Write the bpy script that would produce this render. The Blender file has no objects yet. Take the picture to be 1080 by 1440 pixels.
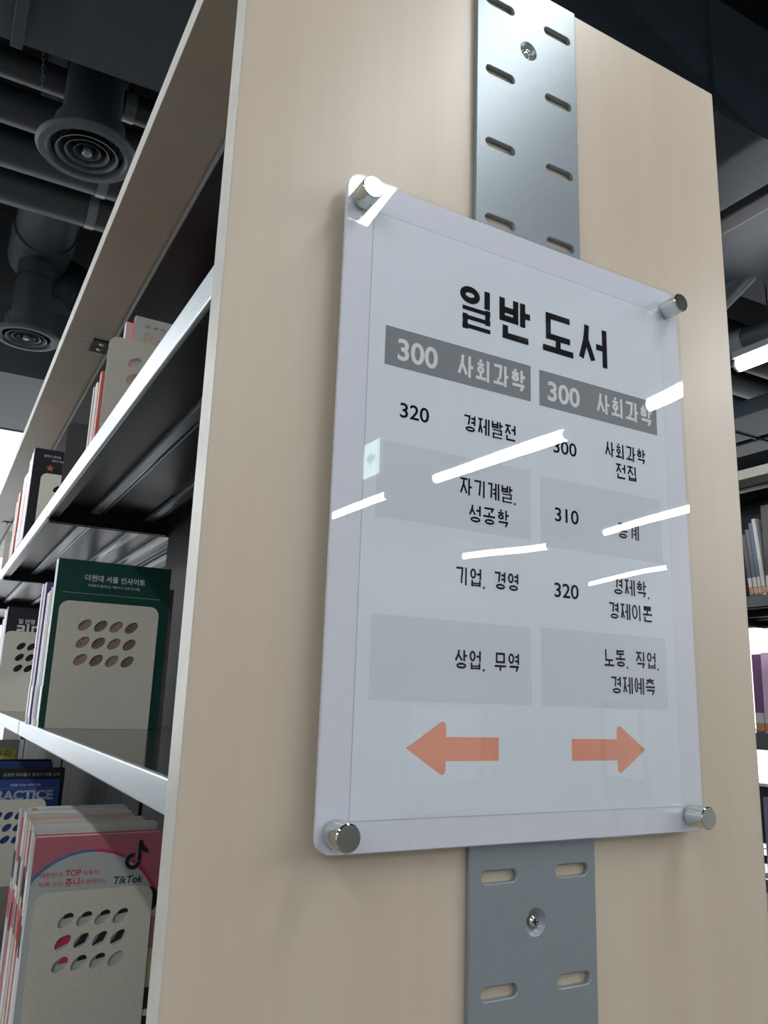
import bpy, bmesh, math, random
from mathutils import Vector, Matrix

random.seed(7)
S = bpy.context.scene
COL = S.collection

# ------------------------------------------------------------------ camera
CAM = Vector((-0.14091, -0.49817, -0.02274))
F_PX = 1130.82
def add_camera():
    y, p, r = math.radians(28.847), math.radians(13.079), math.radians(1.986)
    F = Vector((math.sin(y)*math.cos(p), math.cos(y)*math.cos(p), math.sin(p)))
    R = Vector((math.cos(y), -math.sin(y), 0)); U = R.cross(F)
    R2 = R*math.cos(r) + U*math.sin(r); U2 = -R*math.sin(r) + U*math.cos(r)
    cd = bpy.data.cameras.new('camera'); cd.sensor_fit = 'VERTICAL'; cd.sensor_height = 36
    cd.lens = F_PX/1440*36; cd.clip_start = 0.02; cd.dof.use_dof = False
    c = bpy.data.objects.new('camera', cd); COL.objects.link(c)
    M = Matrix((R2, U2, -F)).transposed().to_4x4(); M.translation = CAM
    c.matrix_world = M; S.camera = c
add_camera()

# ------------------------------------------------------------------ world / exposure
w = bpy.data.worlds.new('world'); S.world = w; w.use_nodes = True
w.node_tree.nodes['Background'].inputs[0].default_value = (0.8, 0.88, 1.0, 1)
w.node_tree.nodes['Background'].inputs[1].default_value = 1.0
S.view_settings.view_transform = 'Standard'; S.view_settings.look = 'None'
S.view_settings.gamma = 1; S.view_settings.use_curve_mapping = False
S.view_settings.exposure = 1.52
LAMP_E = 17.0      # strength of the lamp tubes
WIN_E = 0.65        # strength of the daylight windows

# ------------------------------------------------------------------ materials
MATS = {}
def mat(name, col, rough=0.5, metal=0.0, coat=0.0, emis=None, noise=None, spec=0.5, bump=0.0):
    """noise = (scale xyz, amount): tone variation that belongs to the surface"""
    if name in MATS: return MATS[name]
    m = bpy.data.materials.new(name); m.use_nodes = True; nt = m.node_tree
    b = nt.nodes['Principled BSDF']
    b.inputs['Base Color'].default_value = (*col, 1); b.inputs['Roughness'].default_value = rough
    b.inputs['Metallic'].default_value = metal; b.inputs['Coat Weight'].default_value = coat
    b.inputs['Coat Roughness'].default_value = 0.25
    b.inputs['Specular IOR Level'].default_value = spec
    if emis:
        b.inputs['Emission Color'].default_value = (*emis[0], 1); b.inputs['Emission Strength'].default_value = emis[1]
    if noise is None and not emis: noise = ((30, 30, 30), 0.06)
    if noise:
        tc = nt.nodes.new('ShaderNodeTexCoord'); mp = nt.nodes.new('ShaderNodeMapping')
        mp.inputs['Scale'].default_value = noise[0]
        n = nt.nodes.new('ShaderNodeTexNoise'); n.inputs['Scale'].default_value = 1.0; n.inputs['Detail'].default_value = 5
        nt.links.new(tc.outputs['Object'], mp.inputs[0]); nt.links.new(mp.outputs[0], n.inputs[0])
        mr = nt.nodes.new('ShaderNodeMapRange')
        mr.inputs['From Min'].default_value = 0.3; mr.inputs['From Max'].default_value = 0.7
        mr.inputs['To Min'].default_value = 1-noise[1]; mr.inputs['To Max'].default_value = 1+noise[1]
        nt.links.new(n.outputs['Fac'], mr.inputs['Value'])
        mx = nt.nodes.new('ShaderNodeVectorMath'); mx.operation = 'SCALE'
        mx.inputs[0].default_value = col; nt.links.new(mr.outputs[0], mx.inputs['Scale'])
        nt.links.new(mx.outputs[0], b.inputs['Base Color'])
        if bump:
            bp = nt.nodes.new('ShaderNodeBump'); bp.inputs['Strength'].default_value = bump
            bp.inputs['Distance'].default_value = 0.0005
            nt.links.new(n.outputs['Fac'], bp.inputs['Height']); nt.links.new(bp.outputs[0], b.inputs['Normal'])
    MATS[name] = m; return m

def wood_mat(name, base, dark):
    m = bpy.data.materials.new(name); m.use_nodes = True; nt = m.node_tree; b = nt.nodes['Principled BSDF']
    tc = nt.nodes.new('ShaderNodeTexCoord')
    def noise(scale, det, dist):
        mp = nt.nodes.new('ShaderNodeMapping'); mp.inputs['Scale'].default_value = scale
        n = nt.nodes.new('ShaderNodeTexNoise'); n.inputs['Scale'].default_value = 1; n.inputs['Detail'].default_value = det
        n.inputs['Distortion'].default_value = dist
        nt.links.new(tc.outputs['Object'], mp.inputs[0]); nt.links.new(mp.outputs[0], n.inputs[0]); return n
    a = noise((16, 16, 0.9), 4, 0.6); c = noise((120, 120, 5), 3, 0.0)
    mm = nt.nodes.new('ShaderNodeMath'); mm.operation = 'MULTIPLY_ADD'; mm.inputs[1].default_value = 0.3
    nt.links.new(c.outputs['Fac'], mm.inputs[0]); nt.links.new(a.outputs['Fac'], mm.inputs[2])
    cr = nt.nodes.new('ShaderNodeValToRGB')
    cr.color_ramp.elements[0].position = 0.45; cr.color_ramp.elements[1].position = 0.85
    cr.color_ramp.elements[0].color = (*dark, 1); cr.color_ramp.elements[1].color = (*base, 1)
    nt.links.new(mm.outputs[0], cr.inputs[0]); nt.links.new(cr.outputs[0], b.inputs['Base Color'])
    b.inputs['Roughness'].default_value = 0.36; b.inputs['Specular IOR Level'].default_value = 0.55
    f = noise((450, 450, 450), 2, 0)
    bp = nt.nodes.new('ShaderNodeBump'); bp.inputs['Strength'].default_value = 0.12; bp.inputs['Distance'].default_value = 0.0004
    nt.links.new(f.outputs['Fac'], bp.inputs['Height']); nt.links.new(bp.outputs[0], b.inputs['Normal'])
    MATS[name] = m; return m

WOOD = wood_mat('maple_laminate', (0.59, 0.51, 0.41), (0.545, 0.465, 0.365))
BAND = mat('grey_edge_band', (0.55, 0.545, 0.50), 0.4)
BANDR = mat('shaded_edge_band', (0.16, 0.11, 0.08), 0.5)  # shade of the right edge put into the colour; top band shares it
STEEL = mat('grey_painted_steel', (0.27, 0.315, 0.34), 0.34, 0.35, noise=((250, 250, 250), 0.03))
CHROME = mat('polished_steel', (0.62, 0.66, 0.63), 0.12, 1.0, noise=((90, 90, 90), 0.05))
SCREW = mat('zinc_screw', (0.7, 0.68, 0.62), 0.2, 1.0)
DARKS = mat('charcoal_steel', (0.012, 0.014, 0.018), 0.30, 0.0, spec=0.32, noise=((40, 40, 40), 0.1))
RAILM = mat('pale_rail_steel', (0.50, 0.54, 0.54), 0.35, 0.3)
DECK = mat('charcoal_shelf_top', (0.035, 0.035, 0.035), 0.12, 0.2, noise=((40, 40, 40), 0.1))
BACKM = mat('charcoal_back_panel', (0.012, 0.0125, 0.015), 0.55, spec=0.2)
FLIP = mat('grey_shelf_lip', (0.10, 0.115, 0.115), 0.4, 0.0)
LIP = mat('brushed_aluminium', (0.64, 0.70, 0.74), 0.36, 0.6, noise=((4, 4, 200), 0.05))
RIBM = mat('shelf_rib_steel', (0.42, 0.46, 0.50), 0.3, 0.8)
SIGNW = mat('sign_white_board', (0.715, 0.75, 0.84), 0.45, noise=((8, 8, 8), 0.012))
SHEET = mat('sign_print_sheet', (0.73, 0.80, 0.87), 0.5, noise=((8, 8, 8), 0.012))
SHEETD = mat('sign_sheet_edge', (0.47, 0.50, 0.56), 0.5)
BARM = mat('sign_header_grey', (0.20, 0.225, 0.25), 0.5, noise=((8, 8, 8), 0.01))
BANDM = mat('sign_row_grey', (0.65, 0.705, 0.78), 0.5, noise=((8, 8, 8), 0.01))
INK = mat('black_ink', (0.004, 0.004, 0.008), 0.6, spec=0.1)
INKW = mat('pale_ink', (0.74, 0.77, 0.80), 0.5)
ORANGE = mat('orange_ink', (0.80, 0.34, 0.22), 0.5)
BEIGE = mat('beige_bookend_paint', (0.70, 0.685, 0.60), 0.45, noise=((300, 300, 300), 0.05))
GREYP = mat('grey_bookend_paint', (0.065, 0.057, 0.062), 0.5)
PAGES = mat('book_pages', (0.62, 0.60, 0.54), 0.8, noise=((600, 1200, 3), 0.12))
DUCTM = mat('dark_duct_paint', (0.014, 0.022, 0.030), 0.5, spec=0.2)
DUCTL = mat('slate_duct_paint', (0.036, 0.048, 0.057), 0.5, spec=0.2)
PIPEM = mat('black_pipe_lagging', (0.015, 0.021, 0.028), 0.48)
CLAMP = mat('pipe_clamp_tape', (0.10, 0.12, 0.14), 0.3)
CEILM = mat('black_ceiling_spray', (0.005, 0.006, 0.007), 0.9, noise=((25, 25, 25), 0.4), spec=0.1)
WALLM = mat('white_wall_paint', (0.62, 0.61, 0.58), 0.7, noise=((3, 3, 3), 0.03))
DWALL = mat('dark_wall_paint', (0.02, 0.022, 0.024), 0.8, spec=0.2)
FLOORM = mat('grey_vinyl_floor', (0.26, 0.25, 0.235), 0.35, noise=((6, 6, 6), 0.08))
WINM = mat('daylight_window_pane', (0.8, 0.8, 0.8), 0.5, emis=((0.93, 0.96, 1.0), WIN_E))
TUBE = mat('lamp_tube', (0.9, 0.9, 0.9), 0.4, emis=((0.965, 0.985, 1.0), LAMP_E))
TUBED = mat('dimmed_lamp_tube', (0.9, 0.9, 0.9), 0.4, emis=((0.965, 0.985, 1.0), LAMP_E*0.3))
HOUS = mat('lamp_housing', (0.35, 0.38, 0.40), 0.35, 0.5)
EXITM = mat('exit_sign_face', (0.7, 0.9, 0.85), 0.4, emis=((0.72, 0.95, 0.88), 2.6))
EXITG = mat('exit_sign_green', (0.3, 0.6, 0.5), 0.4, emis=((0.25, 0.6, 0.5), 1.6))

def acrylic():
    m = bpy.data.materials.new('clear_acrylic'); m.use_nodes = True; nt = m.node_tree
    nt.nodes.remove(nt.nodes['Principled BSDF'])
    t = nt.nodes.new('ShaderNodeBsdfTransparent'); t.inputs[0].default_value = (0.985, 0.985, 0.985, 1)
    g = nt.nodes.new('ShaderNodeBsdfGlossy'); g.inputs['Roughness'].default_value = 0.0
    lw = nt.nodes.new('ShaderNodeLayerWeight'); lw.inputs['Blend'].default_value = 0.5
    pw = nt.nodes.new('ShaderNodeMath'); pw.operation = 'POWER'; pw.inputs[1].default_value = 4.0
    nt.links.new(lw.outputs['Facing'], pw.inputs[0])
    ma = nt.nodes.new('ShaderNodeMath'); ma.operation = 'MULTIPLY_ADD'; ma.inputs[1].default_value = 0.9; ma.inputs[2].default_value = 0.034
    nt.links.new(pw.outputs[0], ma.inputs[0])
    mx = nt.nodes.new('ShaderNodeMixShader')
    nt.links.new(ma.outputs[0], mx.inputs[0]); nt.links.new(t.outputs[0], mx.inputs[1]); nt.links.new(g.outputs[0], mx.inputs[2])
    # slight waviness of the cast sheet
    tc = nt.nodes.new('ShaderNodeTexCoord'); n = nt.nodes.new('ShaderNodeTexNoise'); n.inputs['Scale'].default_value = 5.0
    n.inputs['Detail'].default_value = 0; nt.links.new(tc.outputs['Object'], n.inputs[0])
    bp = nt.nodes.new('ShaderNodeBump'); bp.inputs['Strength'].default_value = 1.0; bp.inputs['Distance'].default_value = 0.0022
    nt.links.new(n.outputs['Fac'], bp.inputs['Height']); nt.links.new(bp.outputs[0], g.inputs['Normal'])
    nt.links.new(mx.outputs[0], nt.nodes['Material Output'].inputs[0])
    return m
ACR = acrylic()

# ------------------------------------------------------------------ helpers
def empty(name, loc, label=None, cat=None, group=None):
    o = bpy.data.objects.new(name, None); COL.objects.link(o); o.location = loc; o.empty_display_size = 0.05
    if label: o['label'] = label
    if cat: o['category'] = cat
    if group: o['group'] = group
    return o
def tag(o, label, cat, group=None, kind=None):
    if label: o['label'] = label
    if cat: o['category'] = cat
    if group: o['group'] = group
    if kind: o['kind'] = kind
    return o
def link(name, me, m, parent=None, smooth=False):
    o = bpy.data.objects.new(name, me); COL.objects.link(o)
    if m is not None and not me.materials: me.materials.append(m)
    if parent is not None:
        o.parent = parent
        o.matrix_parent_inverse = Matrix.Translation(-PW(parent))
    if smooth:
        for p in me.polygons: p.use_smooth = True
    return o
def PW(o):
    v = Vector(o.location)
    while o.parent is not None:
        v = Vector((0, 0, 0)); break      # parts carry their geometry in world coordinates
    return v
class B:
    """a bmesh that gathers the faces of ONE part"""
    def __init__(s): s.bm = bmesh.new()
    def box(s, x0, x1, y0, y1, z0, z1, bev=0.0, mi=0):
        r = bmesh.ops.create_cube(s.bm, size=1.0); vs = r['verts']
        for v in vs:
            v.co = Vector(((x0+x1)/2+v.co.x*(x1-x0), (y0+y1)/2+v.co.y*(y1-y0), (z0+z1)/2+v.co.z*(z1-z0)))
        es = list({e for v in vs for e in v.link_edges})
        fs = list({f for v in vs for f in v.link_faces})
        for f in fs: f.material_index = mi
        if bev: bmesh.ops.bevel(s.bm, geom=es, offset=bev, segments=2, affect='EDGES', profile=0.6)
        return s
    def lathe(s, prof, center, axis='Z', n=40):
        """prof = [(r, h)...]"""
        rings = []
        for r, h in prof:
            ring = []
            for i in range(n):
                a = 2*math.pi*i/n; c, d = math.cos(a)*max(r, 1e-5), math.sin(a)*max(r, 1e-5)
                p = {'Z': (c, d, h), 'Y': (c, h, d), 'X': (h, c, d)}[axis]
                ring.append(s.bm.verts.new(Vector(center)+Vector(p)))
            rings.append(ring)
        for a, b in zip(rings, rings[1:]):
            for i in range(n):
                s.bm.faces.new((a[i], a[(i+1) % n], b[(i+1) % n], b[i]))
        return s
    def tube(s, pts, rad, n=20):
        """pts: list of points, rad: number or list"""
        if not isinstance(rad, (list, tuple)): rad = [rad]*len(pts)
        pts = [Vector(p) for p in pts]; rings = []
        for i, p in enumerate(pts):
            d = (pts[min(i+1, len(pts)-1)]-pts[max(i-1, 0)]).normalized()
            up = Vector((0, 0, 1)) if abs(d.z) < 0.9 else Vector((1, 0, 0))
            a = d.cross(up).normalized(); b = d.cross(a)
            rings.append([s.bm.verts.new(p+(a*math.cos(t)+b*math.sin(t))*rad[i]) for t in [2*math.pi*k/n for k in range(n)]])
        for a, b in zip(rings, rings[1:]):
            for i in range(n): s.bm.faces.new((a[i], a[(i+1) % n], b[(i+1) % n], b[i]))
        s.bm.faces.new(rings[0]); s.bm.faces.new(rings[-1][::-1])
        return s
    def poly(s, pts):
        s.bm.faces.new([s.bm.verts.new(Vector(p)) for p in pts]); return s
    def prism(s, pts2, y0, y1):
        """outline in XZ, extruded along y"""
        a = [s.bm.verts.new((x, y0, z)) for x, z in pts2]; b = [s.bm.verts.new((x, y1, z)) for x, z in pts2]
        n = len(a); s.bm.faces.new(a); s.bm.faces.new(b[::-1])
        for i in range(n): s.bm.faces.new((a[i], b[i], b[(i+1) % n], a[(i+1) % n]))
        return s
    def done(s, name, m, parent=None, smooth=False):
        bmesh.ops.recalc_face_normals(s.bm, faces=s.bm.faces)
        me = bpy.data.meshes.new(name); s.bm.to_mesh(me); s.bm.free()
        if isinstance(m, (list, tuple)):
            for k in m: me.materials.append(k)
            m = None
        o = link(name, me, m, parent)
        if smooth:
            for p in me.polygons: p.use_smooth = True
            try: me.set_sharp_from_angle(angle=math.radians(35))
            except Exception: pass
        return o

def box(name, m, x0, x1, y0, y1, z0, z1, parent=None, bev=0.0):
    return B().box(x0, x1, y0, y1, z0, z1, bev).done(name, m, parent)

def rrect(x0, z0, x1, z1, r, n=5, corners='all'):
    pts = []
    for cx, cz, a0, on in ((x1-r, z0+r, -90, corners == 'all'), (x1-r, z1-r, 0, True), (x0+r, z1-r, 90, True), (x0+r, z0+r, 180, corners == 'all')):
        if on and r > 0:
            for k in range(n+1):
                a = math.radians(a0+90*k/n); pts.append((cx+r*math.cos(a), cz+r*math.sin(a)))
        else:
            pts.append((x0 if cx < (x0+x1)/2 else x1, z0 if cz < (z0+z1)/2 else z1))
    return pts
def plate(name, outer, holes, y0, y1, m, parent=None, bev=0.0):
    """flat sheet in the XZ plane with real holes, between y0 (front) and y1"""
    cu = bpy.data.curves.new(name, 'CURVE'); cu.dimensions = '2D'; cu.fill_mode = 'BOTH'
    th = (y1-y0)/2; cu.extrude = th-bev; cu.bevel_depth = bev; cu.bevel_resolution = 1
    if bev: cu.offset = -bev
    for ring in [outer]+holes:
        sp = cu.splines.new('POLY'); sp.points.add(len(ring)-1); sp.use_cyclic_u = True
        for p, (x, z) in zip(sp.points, ring): p.co = (x, z, 0, 1)
    o = bpy.data.objects.new('t', cu); COL.objects.link(o)
    me = bpy.data.meshes.new_from_object(o.evaluated_get(bpy.context.evaluated_depsgraph_get()))
    bpy.data.objects.remove(o); bpy.data.curves.remove(cu)
    me.materials.clear()
    for v in me.vertices: v.co = Vector((v.co.x, (y0+y1)/2-v.co.z, v.co.y))
    me.name = name
    return link(name, me, m, parent)

def text(body, x, y, z, h, m, parent=None, w=None, off=0.0, name='lettering', face='-y', shear=0.0, align='LEFT', rot=0.0):
    """printed words, built flat on a cover; h = capital height. face -y: read along +x; face -x: read along -z"""
    cu = bpy.data.curves.new(name, 'FONT'); cu.body = body; cu.size = h/0.72; cu.offset = off*h*0.9; cu.shear = shear; cu.align_x = align
    cu.resolution_u = 6 if h > 0.01 else 3
    o = bpy.data.objects.new('t', cu); COL.objects.link(o)
    me = bpy.data.meshes.new_from_object(o.evaluated_get(bpy.context.evaluated_depsgraph_get()))
    bpy.data.objects.remove(o); bpy.data.curves.remove(cu); me.materials.clear()
    if not me.vertices: return None
    xs = [v.co.x for v in me.vertices]; k = 1.0
    if w: k = w/(max(xs)-min(xs))
    ox = min(xs) if align == 'LEFT' else 0
    c, s_ = math.cos(rot), math.sin(rot)
    for v in me.vertices:
        a, b = (v.co.x-ox)*k, v.co.y
        a, b = a*c-b*s_, a*s_+b*c
        if face == '-y': v.co = Vector((x+a, y, z+b))
        elif face == '-x': v.co = Vector((x, y-b, z-a))
    me.name = name
    return link(name, me, m, parent)

# ---- a small stroke engine for squared, even-stroked Hangul signage lettering
CHO = 'ㄱㄲㄴㄷㄸㄹㅁㅂㅃㅅㅆㅇㅈㅉㅊㅋㅌㅍㅎ'
JUNG = 'ㅏㅐㅑㅒㅓㅔㅕㅖㅗㅘㅙㅚㅛㅜㅝㅞㅟㅠㅡㅢㅣ'
JONG = ' ㄱㄲㄳㄴㄵㄶㄷㄹㄺㄻㄼㄽㄾㄿㅀㅁㅂㅄㅅㅆㅇㅈㅊㅋㅌㅍㅎ'
CONS = {'ㄱ': [[(0, 1), (1, 1), (.82, 0)]], 'ㄴ': [[(0, 1), (0, 0), (1, 0)]], 'ㄷ': [[(1, 1), (0, 1), (0, 0), (1, 0)]],
        'ㄹ': [[(0, 1), (1, 1), (1, .5), (0, .5), (0, 0), (1, 0)]], 'ㅁ': [[(0, 0), (0, 1), (1, 1), (1, 0), (0, 0)]],
        'ㅂ': [[(0, 1), (0, 0), (1, 0), (1, 1)], [(0, .5), (1, .5)]],
        'ㅅ': [[(.5, 1), (.42, .62), (0, 0)], [(.42, .62), (1, 0)]],
        'ㅇ': ['ring'], 'ㅈ': [[(0, 1), (1, 1)], [(.5, 1), (.45, .6), (0, 0)], [(.45, .6), (1, 0)]],
        'ㅊ': [[(.5, 1.05), (.5, .8)], [(0, .74), (1, .74)], [(.5, .74), (0, 0)], [(.45, .45), (1, 0)]],
        'ㅋ': [[(0, 1), (1, 1), (.82, 0)], [(0, .5), (.9, .5)]], 'ㅌ': [[(1, 1), (0, 1), (0, 0), (1, 0)], [(0, .5), (1, .5)]],
        'ㅎ': ['hat']}
def strokes(ch, t, tx):
    s = ord(ch)-0xAC00; c, v, j = CHO[s//588], JUNG[(s % 588)//28], JONG[s % 28]
    out = []
    def put(k, x0, y0, x1, y1):
        x0 += tx/2; y0 += t/2; x1 -= tx/2; y1 -= t/2
        for st in CONS[k]:
            if st == 'ring': out.append(('ring', x0, y0, x1, y1))
            elif st == 'hat':
                h = y1-y0
                out.append([((x0+x1)/2-.09, y1+t*.1), ((x0+x1)/2+.09, y1+t*.1)]); out.append([(x0-.02, y0+h*.70), (x1+.02, y0+h*.70)])
                out.append(('ring', x0+.04, y0, x1-.04, y0+h*.42))
            else: out.append(['cap']+[(x0+(x1-x0)*a, y0+(y1-y0)*b) for a, b in st])
    H = t/2
    bot = 0.0 if j == ' ' else (0.56 if j == 'ㄹ' else 0.40)
    if v in 'ㅏㅐㅑㅓㅔㅕㅖㅣ':
        lx = {'ㅐ': .50, 'ㅔ': .46, 'ㅖ': .46}.get(v, .58 if v in 'ㅓㅕ' else .62)
        put(c, 0.02, bot+(.10 if bot == 0 else .02), lx-(.04 if v in 'ㅓㅔㅕㅖ' else 0), 1.0)
        mid = (bot+1)/2
        def tick(xa, xb, ys): [out.append([(xa, y), (xb, y)]) for y in ys]
        if v in 'ㅏㅑ':
            out.append([(.76, bot), (.76, 1)]); tick(.76, 1.0, [mid] if v == 'ㅏ' else [mid+.1, mid-.12])
        elif v in 'ㅓㅕ':
            out.append([(.90, bot), (.90, 1)]); tick(.60, .90, [mid] if v == 'ㅓ' else [mid+.12, mid-.12])
        elif v == 'ㅣ': out.append([(.84, bot), (.84, 1)])
        elif v == 'ㅐ': out.append([(.68, bot), (.68, 1)]); out.append([(.94, bot), (.94, 1)]); tick(.68, .94, [mid])
        else:
            out.append([(.70, bot), (.70, 1)]); out.append([(.94, bot), (.94, 1)]); tick(.46, .70, [mid] if v == 'ㅔ' else [mid+.12, mid-.12])
    elif v in 'ㅗㅛㅜㅠㅡ':
        by = (H if v in 'ㅗㅛㅡ' else .26) if j == ' ' else .47
        if v in 'ㅗㅛㅡ':
            put(c, .10, by+(.24 if v != 'ㅡ' else .16), .90, 1.0)
            if v != 'ㅡ': [out.append([(x, by), (x, by+.24)]) for x in ([.5] if v == 'ㅗ' else [.32, .68])]
        else:
            put(c, .10, by+.16, .90, 1.0)
            dn = (by-.26 if j == ' ' else by-.13)
            [out.append([(x, by), (x, dn)]) for x in ([.5] if v == 'ㅜ' else [.32, .68])]
        out.append([(0, by), (1, by)])
    else:
        b0 = bot+.12
        put(c, .04, b0+.22, .60, 1.0)
        out.append([(0, b0), (.68, b0)]); 
        if v in 'ㅘㅚㅙ': out.append([(.32, b0), (.32, b0+.22)])
        else: out.append([(.32, b0), (.32, b0-.14)])
        out.append([(.80, bot), (.80, 1)])
        if v == 'ㅘ': out.append([(.80, .5+bot/2), (1.0, .5+bot/2)])
    if j == 'ㄹ':
        n0 = len(out); put(j, .10, -.045, .94, .535); out[n0][0] = 'thinner'
    elif j in 'ㅂㅁ':
        n0 = len(out); put(j, .12, 0.0, .94, .36)
        for q in out[n0:]: q[0] = 'thin'
    elif j != ' ': put(j, .12, 0.0, .94, .33)
    return out
def hangul(body, x, y, z, h, wd, gap, m, parent, t=0.17, adv=None):
    """cap box: left x, bottom z, height h, glyph width wd; spaces advance half a glyph"""
    bm = bmesh.new(); cx = x; lay = [y]; TT = [t*h]
    def quad(p, q, e0, e1):
        # p, q in metres (XZ)
        P_, Q = Vector(p), Vector(q); d = (Q-P_)
        if d.length < 1e-9: return
        d.normalize(); n = Vector((-d.y, d.x))*((TT[0] if abs(d.y) < 0.3 else min(T, TT[0]*1.3))/2)
        A, C = P_-d*e0, Q+d*e1; lay[0] -= 1.5e-5
        bm.faces.new([bm.verts.new((v.x, lay[0], v.y)) for v in (A-n, C-n, C+n, A+n)])
    T = t*h
    for ch in body:
        lay[0] = y
        if ch == ' ': cx += wd*0.55; continue
        if ch == ',':
            TT[0] = T; quad((cx+T*.4, z+T*.4), (cx+T*.1, z-T*.7), 0, 0); cx += wd*0.42; continue
        for st in strokes(ch, t, t*h/wd):
            if st[0] == 'ring':
                _, x0, y0, x1, y1 = st
                ccx, ccz = cx+wd*(x0+x1)/2, z+h*(y0+y1)/2; rx, rz = wd*(x1-x0)/2, h*(y1-y0)/2
                N = 28; I = []; O = []; lay[0] -= 1.5e-5
                for k in range(N):
                    a = 2*math.pi*k/N; ca, sa = math.cos(a), math.sin(a)
                    O.append(bm.verts.new((ccx+(rx+T/2)*ca, lay[0], ccz+(rz+T/2)*sa))); I.append(bm.verts.new((ccx+max(rx-T/2, T*.1)*ca, lay[0], ccz+max(rz-T/2, T*.1)*sa)))
                for k in range(N): bm.faces.new((O[k], O[(k+1) % N], I[(k+1) % N], I[k]))
            else:
                E = 0
                TT[0] = T
                if st[0] in ('cap', 'thin', 'thinner'):
                    if st[0] == 'thin': TT[0] = T*0.72
                    if st[0] == 'thinner': TT[0] = T*0.66
                    E = T/2; st = st[1:]
                pts = [(cx+wd*a, z+h*b) for a, b in st]
                for i in range(len(pts)-1):
                    quad(pts[i], pts[i+1], T/2 if i > 0 else E, T/2 if i < len(pts)-2 else E)
        cx += wd+gap
    bmesh.ops.recalc_face_normals(bm, faces=bm.faces)
    me = bpy.data.meshes.new('lettering'); bm.to_mesh(me); bm.free()
    return link('lettering', me, m, parent)

# ------------------------------------------------------------------ the setting
def struct(o): o['kind'] = 'structure'; return o
FZ, CZ = -1.46, 2.35
X0, X1, Y0, Y1 = -5.0, 7.2, -9.5, 7.2
struct(box('floor', FLOORM, X0, X1, Y0, Y1, FZ-0.1, FZ))
struct(box('ceiling', CEILM, X0, X1, Y0, Y1, CZ, CZ+0.1))
struct(box('wall_left', WALLM, X0-0.1, X0, Y0, Y1, FZ, CZ))
struct(box('wall_near', WALLM, X0, X1, Y0-0.1, Y0, FZ, CZ))
struct(box('wall_far', DWALL, X0, X1, Y1, Y1+0.1, FZ, CZ))
struct(box('wall_right', WALLM, X1, X1+0.1, Y0, 0.9, FZ, CZ))
struct(box('wall_right', DWALL, X1, X1+0.1, 0.9, Y1, FZ, CZ))
def window(name, axis, a0, a1, pos, z0, z1, n):
    w_ = B(); s_ = 0.03
    def bx(u0, u1, v0, v1):
        if axis == 'y': w_.box(u0, u1, pos-0.06, pos, v0, v1)
        else: w_.box(pos-0.06, pos, u0, u1, v0, v1)
    bx(a0, a1, z0-s_, z0); bx(a0, a1, z1, z1+s_)
    for i in range(n+1):
        u = a0+(a1-a0)*i/n; bx(u-s_/2, u+s_/2, z0, z1)
    root = struct(w_.done(name, HOUS))
    for i in range(n):
        u0 = a0+(a1-a0)*i/n+s_/2; u1 = a0+(a1-a0)*(i+1)/n-s_/2
        if axis == 'y': box('pane', WINM, u0, u1, pos-0.04, pos-0.025, z0, z1, root)
        else: box('pane', WINM, pos-0.04, pos-0.025, u0, u1, z0, z1, root)
window('window_1', 'y', -4.0, 5.5, Y1, -0.6, 2.2, 5)
window('window_2', 'x', 1.5, 6.9, X1, -0.7, 1.5, 3)

# ------------------------------------------------------------------ ceiling services
def slab(label, x0, x1, yn0, yn1, yf0, yf1, z0, z1, m):
    b = B(); vs = []
    lo = [(x0, yn0), (x1, yn1), (x1, yf1), (x0, yf0)]
    a = [b.bm.verts.new((x, y, z0)) for x, y in lo]; c = [b.bm.verts.new((x, y, z1)) for x, y in lo]
    b.bm.faces.new(a[::-1]); b.bm.faces.new(c)
    for i in range(4): b.bm.faces.new((a[i], a[(i+1) % 4], c[(i+1) % 4], c[i]))
    root = empty('ceiling_duct', ((x0+x1)/2, (yn0+yf0)/2, z0), label, 'duct')
    b.done('duct_body', m, root)
    xs = x0+0.75
    while xs < x1-0.2:      # folded flange joints round the duct
        t = (xs-x0)/(x1-x0); n_ = yn0+(yn1-yn0)*t; f_ = yf0+(yf1-yf0)*t
        box('flange', m, xs, xs+0.012, n_-0.012, f_+0.012, z0-0.008, z1, root, 0.002)
        xs += 1.2
    if yf0 < 2: box('stiffener', m, -0.175, -0.145, 0.80, 1.51, z0-0.028, z0, root, 0.003)
    return root
slab('wide flat slate duct under the ceiling right above the bookcase', -4.0, 6.6, 0.80, 0.72, 1.70, 1.21, 1.60, 2.0, DUCTM)
slab('second wide flat duct, coloured paler for the window light on it, just before the white window', -4.0, 2.6, 4.0, 4.0, 5.03, 5.03, 1.60, 2.0, DUCTL)  # paler slate than the first duct: window light put into its colour

pipes = [(1.93, 0.045, 1.845), (2.15, 0.062, 1.86), (2.40, 0.078, 1.875), (2.65, 0.085, 1.885)]
plabels = ['thinnest dark ceiling pipe, the one nearest the wide slate duct', 'second dark ceiling pipe beyond the slate duct',
           'third dark ceiling pipe, passing behind the nearer round diffuser', 'thickest dark ceiling pipe, farthest of the four in a row']
for (y, r, z), lb in zip(pipes, plabels):
    root = empty('ceiling_pipe', (0, y, z-r), lb, 'pipe', 'parallel pipes under the ceiling')
    B().tube([(-4.2, y, z), (6.8, y, z)], r, 28).done('pipe_run', PIPEM, root, True)
    for x in (0.17, 2.6, 4.4):
        B().tube([(x, y, z), (x+0.035, y, z)], r+0.004, 28).done('clamp', CLAMP, root, True)
        B().tube([(x+0.11, y, z), (x+0.125, y, z)], r+0.006, 28).done('clamp', CLAMP, root, True)
        B().tube([(x+0.02, y, z+r-0.005), (x+0.02, y, CZ)], 0.005, 8).done('hanger_rod', DARKS, root, True)

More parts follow.
